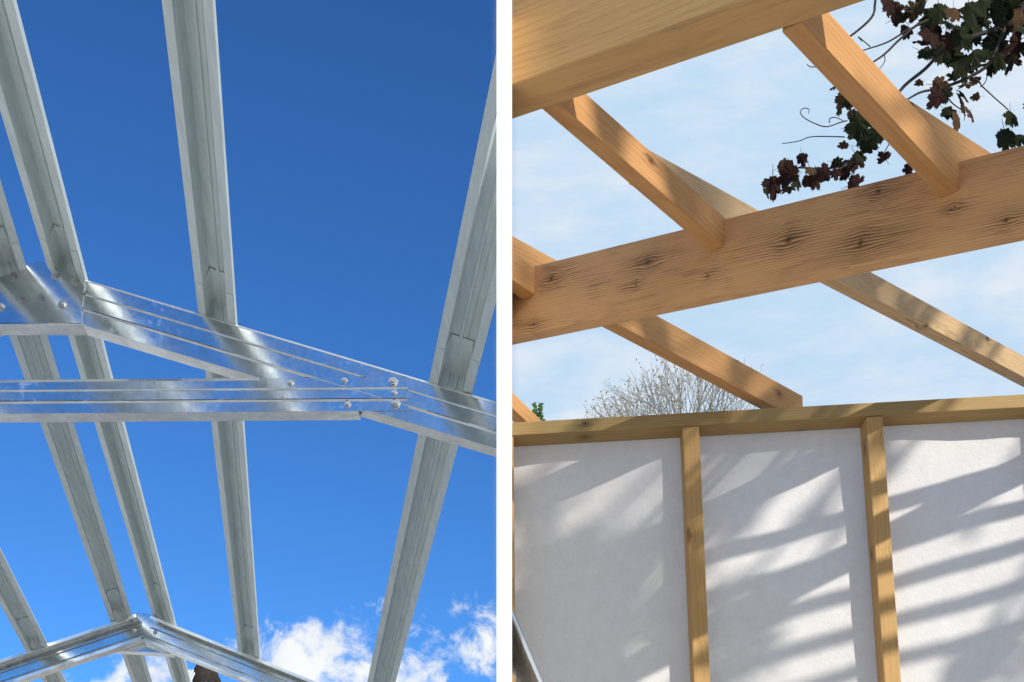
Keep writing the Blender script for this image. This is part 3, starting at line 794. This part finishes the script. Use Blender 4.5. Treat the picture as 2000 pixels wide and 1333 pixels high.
# green conifer tip
p = P(1050, 788, 14); ct = empty('conifer_tree', (p.x, 14, 0)); tag(ct, 'bright green leafy tree tip showing beside the rafter stub', 'tree')
v, f = tube([(p.x, 14, 0), (p.x+.02, 14, p.z*.6), (p.x, 14, p.z-.1)], [.10, .06, .01], 8); mesh_obj('trunk', v, f, M['bark'], ct, smooth=True)
mb = MB(); rng = random.Random(5)
for i in range(9000):
    h = rng.random()**.8; z = p.z-h*4.2; rr_ = (.02+.16*h**.8*1.2)*math.sqrt(rng.random())*(1+.25*math.sin(z*31)); az = rng.uniform(0, 6.283)
    rr_ += .10*h
    c0 = Vector((p.x+rr_*math.cos(az), 14+rr_*math.sin(az), z)); d0 = Vector((math.cos(az)+rng.gauss(0, .4), math.sin(az)+rng.gauss(0, .4), rng.uniform(-.3, .8))).normalized()
    s0 = d0.cross(Vector((rng.gauss(0, 1), rng.gauss(0, 1), 1))).normalized(); o_ = len(mb.v); s = rng.uniform(.02, .04)
    mb.v += [c0, c0+d0*s*.6+s0*s*.3, c0+d0*s*1.4, c0+d0*s*.6-s0*s*.3]; mb.f.append((o_, o_+1, o_+2, o_+3))
tag(mesh_obj('crown', mb.v, mb.f, M['green_leaf'], ct), kind='stuff')

# ---- overhanging tree at the right: visible branches with lobed leaves
def leaf_shape(m, seed):
    rng = random.Random(seed); tips = [(-150, .55), (-95, .80), (-42, .92), (0, 1.12), (42, .92), (95, .80), (150, .55)]
    pts = [(0, -.02)]
    ring = []
    for i, (a0, r0) in enumerate(tips):
        r = r0*rng.uniform(.88, 1.08); a = a0+rng.uniform(-6, 6)
        ring += [(a-17, r*.76), (a-10, r*.90), (a-6, r*.84), (a, r), (a+6, r*.83), (a+11, r*.91), (a+17, r*.75)]
        if i < len(tips)-1: ring.append(((a0+tips[i+1][0])/2, .60*rng.uniform(.85, 1.12)))
    vv = [Vector((0, 0, 0))]
    for (a, r) in ring:
        x = r*.5*math.sin(R(a)); y = .25+r*.5*math.cos(R(a))
        vv.append(Vector((x, y, -.22*(x*x)*1.6-.25*(y-.25)**2+.03*math.sin(x*14+y*9+seed))))
    vv[0] = Vector((0, .25, .05))
    n = len(ring); ff = [(0, i, i+1) for i in range(1, n)]
    b0 = len(vv); vv += [Vector((0, .02, .0)), ]
    ff += [(0, n, b0), (0, b0, 1)]
    o_ = len(vv); vv += [Vector((-.012, .02, 0)), Vector((.012, .02, 0)), Vector((.008, -.28, .06)), Vector((-.008, -.28, .06))]; ff.append((o_, o_+1, o_+2, o_+3))
    me = bpy.data.meshes.new('leaf'); me.from_pydata(vv, [], ff); me.update(); me.materials.append(m); return me
LM = [[leaf_shape(M['leaf%d' % c], 11*c+k) for k in range(3)] for c in range(3)]
TX, TY = 3.35, 6.3
tree = empty('autumn_tree', (TX, TY, 0)); tag(tree, 'autumn branches with shade-darkened leaf colours overhanging the top right corner', 'tree')
tr = [(TX, TY, -.05), (TX-.05, TY-.05, 1.6), (TX+.05, TY-.15, 3.1), (TX+.1, TY-.3, 4.6), (TX, TY-.5, 5.9)]
sp_ = spline(tr, 5); v, f = tube(sp_, [.17-.13*i/(len(sp_)-1) for i in range(len(sp_))], 12); mesh_obj('trunk', v, f, M['bark'], tree, smooth=True)
LY = 5.65
def branch(px, r0, r1, name='branch', Yf=None):
    pts = [P(x, y, LY+dy) for (x, y, dy) in px]
    q = spline(pts, 5); v, f = tube(q, [r0+(r1-r0)*i/(len(q)-1) for i in range(len(q))], 6)
    return mesh_obj(name, v, f, M['stem'], tree, smooth=True)
limb = [(TX+.05, TY-.15, 3.3), (TX-.5, TY-.4, 3.95), P(2080, 20, LY), P(1962, 55, LY)]
q = spline(limb, 5); v, f = tube(q, [.055-.046*i/(len(q)-1) for i in range(len(q))], 8); mesh_obj('branch', v, f, M['stem'], tree, smooth=True)
for px, r0, r1 in (
    (((1962, 55, 0), (1935, 120, 0), (1895, 150, .02), (1840, 172, .03), (1800, 180, 0), (1770, 196, 0)), .008, .003),
    (((1962, 55, 0), (1905, 70, -.02), (1845, 98, 0), (1807, 135, .02), (1757, 179, .05), (1722, 250, .03), (1690, 292, 0), (1655, 320, 0), (1610, 330, 0), (1560, 328, 0), (1528, 335, 0)), .0085, .0025),
    (((1970, 40, 0), (1880, 20, 0), (1800, 45, 0), (1760, 75, 0), (1729, 105, 0), (1702, 124, 0), (1680, 140, .02), (1655, 165, .02)), .006, .002),
    (((1777, 55, 0), (1735, 82, .02), (1685, 99, 0)), .004, .002),
    (((1720, -60, 0), (1710, 0, 0), (1702, 35, 0), (1657, 74, 0), (1630, 90, .03)), .006, .003),
    (((1916, 167, 0), (1943, 192, 0), (1971, 218, 0), (1976, 240, 0)), .0025, .002),
    (((1895, 150, .02), (1912, 160, 0), (1916, 167, 0)), .003, .0025),
    (((2000, 60, 0), (1960, 30, 0), (1900, 40, 0), (1840, 20, 0), (1770, 20, 0)), .006, .003),
    (((1690, 292, 0), (1740, 268, .02), (1726, 300, 0)), .003, .002),
    (((1655, 322, 0), (1600, 348, 0), (1592, 325, 0)), .003, .002),
    (((1695, 290, 0), (1670, 270, 0), (1668, 235, 0), (1650, 195, 0)), .0035, .002),
    (((1838, 172, 0), (1858, 200, 0), (1878, 215, 0)), .003, .002)):
    branch(px, r0, r1)
for px in (((1655, 236, 0), (1640, 240, 0), (1614, 248, 0), (1590, 241, 0), (1570, 230, 0), (1563, 219, 0), (1570, 212, 0), (1580, 214, 0), (1579, 222, 0)),
           ((1650, 268, 0), (1615, 267, 0), (1582, 268, 0), (1560, 276, 0), (1528, 281, 0)),
           ((1612, 133, 0), (1595, 131, 0), (1583, 131, 0), (1576, 126, 0)), ((1620, 240, 0), (1621, 232, 0), (1632, 230, 0), (1648, 237, 0)),
           ((1727, 105, 0), (1728, 120, 0), (1718, 135, 0)), ((1700, 92, 0), (1686, 80, 0), (1676, 72, 0), (1684, 82, 0)),
           ((1915, 170, 0), (1925, 160, 0), (1928, 140, 0), (1922, 125, 0)), ((1950, 60, 0), (1948, 40, 0), (1930, 28, 0), (1915, 30, 0))):
    branch(px, .0022, .0014, 'tendril')
LV = [(1735, 5, 42, 1), (1748, 36, 40, 1), (1785, 25, 42, 2), (1800, 8, 46, 0), (1815, 68, 56, 1), (1806, 102, 44, 0), (1835, 20, 50, 0), (1850, 46, 56, 0), (1842, 88, 60, 0), (1872, 74, 52, 0), (1892, 60, 62, 0), (1902, 110, 70, 0), (1878, 122, 60, 0), (1915, 38, 52, 0),
      (1945, 20, 56, 0), (1962, 44, 56, 0), (1976, 10, 52, 0), (1992, 36, 56, 2), (1965, 86, 62, 0), (1940, 86, 62, 0), (1987, 96, 54, 0), (1998, 62, 52, 0), (1952, 110, 50, 0), (1976, 112, 42, 1), (1862, 24, 44, 2), (1922, 8, 52, 0), (1896, 18, 46, 0), (1770, 60, 36, 1), (1830, 62, 40, 1),
      (1797, 162, 24, 2), (1830, 165, 40, 2), (1832, 188, 42, 1), (1868, 150, 34, 0), (1888, 166, 44, 2), (1908, 190, 26, 2), (1880, 205, 60, 2), (1870, 236, 54, 2), (1850, 218, 34, 0), (1906, 160, 28, 2), (1912, 130, 46, 0), (1936, 130, 40, 0),
      (1975, 228, 42, 0), (1962, 268, 52, 0), (1986, 272, 40, 0), (1648, 188, 42, 2), (1656, 200, 38, 0), (1630, 170, 28, 0), (1676, 238, 58, 0), (1692, 264, 48, 0), (1668, 258, 42, 0), (1650, 285, 30, 2), (1660, 322, 44, 1), (1645, 332, 28, 1), (1674, 308, 42, 2), (1632, 336, 28, 1), (1682, 304, 32, 0),
      (1728, 310, 34, 1), (1776, 330, 34, 1), (1525, 324, 38, 2), (1546, 338, 52, 1), (1510, 358, 52, 1), (1498, 376, 36, 0), (1590, 346, 52, 1), (1580, 332, 28, 2), (1566, 308, 32, 1), (1540, 368, 34, 2), (1666, 360, 38, 1), (1700, 240, 34, 1), (1708, 275, 36, 0), (1750, 15, 40, 1), (1990, 5, 50, 0), (1818, 38, 44, 0), (1858, 108, 44, 0), (1612, 338, 40, 1), (1632, 318, 36, 0), (1556, 352, 38, 0), (1530, 350, 40, 1), (1640, 210, 34, 0), (1662, 226, 36, 2), (1690, 286, 40, 0), (1716, 262, 40, 0), (1652, 340, 34, 0), (1575, 356, 34, 1), (1880, 185, 40, 0), (1846, 180, 36, 0), (1895, 222, 38, 2), (1780, 10, 42, 0), (1765, 38, 38, 0), (1800, 84, 40, 1)]
# the same branches carry on out of the picture
rng = random.Random(21)
for _ in range(9): LV.append((rng.uniform(1830, 2000), rng.uniform(-10, 125), rng.uniform(40, 60), rng.choice((0, 0, 0, 1))))
for _ in range(60): LV.append((rng.uniform(2010, 2330), rng.uniform(-140, 260), rng.uniform(36, 62), rng.choice((0, 0, 1, 2))))
for _ in range(26): LV.append((rng.uniform(1700, 2000), rng.uniform(-120, -20), rng.uniform(36, 62), rng.choice((0, 0, 1, 2))))
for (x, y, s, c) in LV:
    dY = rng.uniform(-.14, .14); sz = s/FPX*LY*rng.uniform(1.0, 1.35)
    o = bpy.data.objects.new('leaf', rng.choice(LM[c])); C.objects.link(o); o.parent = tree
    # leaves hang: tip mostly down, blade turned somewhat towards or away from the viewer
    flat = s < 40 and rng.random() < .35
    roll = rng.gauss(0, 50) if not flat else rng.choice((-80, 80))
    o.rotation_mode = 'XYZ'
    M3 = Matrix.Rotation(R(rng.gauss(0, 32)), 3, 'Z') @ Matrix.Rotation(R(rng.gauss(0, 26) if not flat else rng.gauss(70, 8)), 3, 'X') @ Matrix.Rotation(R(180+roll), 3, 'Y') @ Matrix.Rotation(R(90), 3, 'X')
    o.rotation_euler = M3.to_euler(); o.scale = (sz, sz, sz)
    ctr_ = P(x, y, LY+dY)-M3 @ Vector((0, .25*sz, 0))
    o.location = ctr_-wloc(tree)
# unseen crown, leaf clumps added up-sun to shade chosen spots
mb = MB(); rng = random.Random(33)
def leafquad(c0, s):
    d0 = Vector((rng.gauss(0, 1), rng.gauss(0, 1), rng.gauss(0, 1))).normalized(); s0 = d0.cross(Vector((rng.gauss(0, 1), rng.gauss(0, 1), rng.gauss(0, 1)))).normalized(); o_ = len(mb.v)
    mb.v += [c0-d0*s, c0-d0*s*.1+s0*s*.75, c0+d0*s, c0-d0*s*.1-s0*s*.75]; mb.f.append((o_, o_+1, o_+2, o_+3))
CL = []
def shade_at(px, py, u, r, n, Yw=YM):
    """add an unseen clump of leaves up-sun to shade a spot on the wall"""
    c0 = P(px, py, Yw)-SUN*(u/SUN.y); CL.append((c0, r, n))
CLUMPS = [(1090, 1110, 4.2, .15, 150), (1160, 1190, 4.0, .20, 260), (1060, 1230, 4.4, .18, 220), (1130, 1320, 4.3, .14, 110), (1290, 1210, 4.0, .09, 55), (1230, 1060, 4.4, .05, 10),
          (1415, 1190, 4.2, .09, 40), (1430, 1300, 4.1, .11, 60), (1600, 1010, 4.6, .05, 9), (1965, 1280, 4.3, .13, 75), (1880, 1040, 4.6, .04, 6), (1870, 1335, 4.2, .05, 12)]
def shade_pt(c, u, r, n): CL.append((c-SUN*(u/SUN.y), r, n))
for i in range(12):
    q_ = mid_at(1010+i*90); shade_pt(q_+Vector((0, 0, .10)), 9+.6*math.sin(i*2.1), .16, 40)  # far unseen clumps added to dim the main beam evenly
for (px, py, yy, r, n) in ((1190, 255, 3.42, .06, 34), (1320, 395, 3.62, .07, 45), (1700, 250, 3.05, .05, 12), (1275, 640, 4.6, .08, 45), (1440, 735, 4.95, .06, 22), (1690, 545, 4.3, .08, 45), (1790, 600, 4.5, .06, 25), (1920, 670, 4.8, .05, 18)):
    shade_pt(P(px, py, yy), 3.6, r, n)
for (px, py, u, r, n) in CLUMPS: shade_at(px, py, u, r, n)
for _ in range(16):
    CL.append((Vector((rng.uniform(3.4, 6.2), rng.uniform(3.2, 7.5), rng.uniform(4.2, 6.4))), rng.uniform(.4, .7), 260))
for c0, r, n in CL:
    v, f = tube(spline([(TX+.05, TY-.3, 4.4), (Vector((TX, TY, 4.7))+c0)/2+Vector((0, 0, .25)), c0], 5), [.03-.0016*i for i in range(11)], 5)
    mesh_obj('branch', v, f, M['stem'], tree, smooth=True)  # limb running out to an added leaf clump
    for _ in range(n):
        q = Vector((rng.gauss(0, 1), rng.gauss(0, 1), rng.gauss(0, 1)))*r*.48
        leafquad(c0+q, rng.uniform(.032, .052))
tag(mesh_obj('shade_foliage', mb.v, mb.f, M['crown_leaf'], tree), kind='stuff')
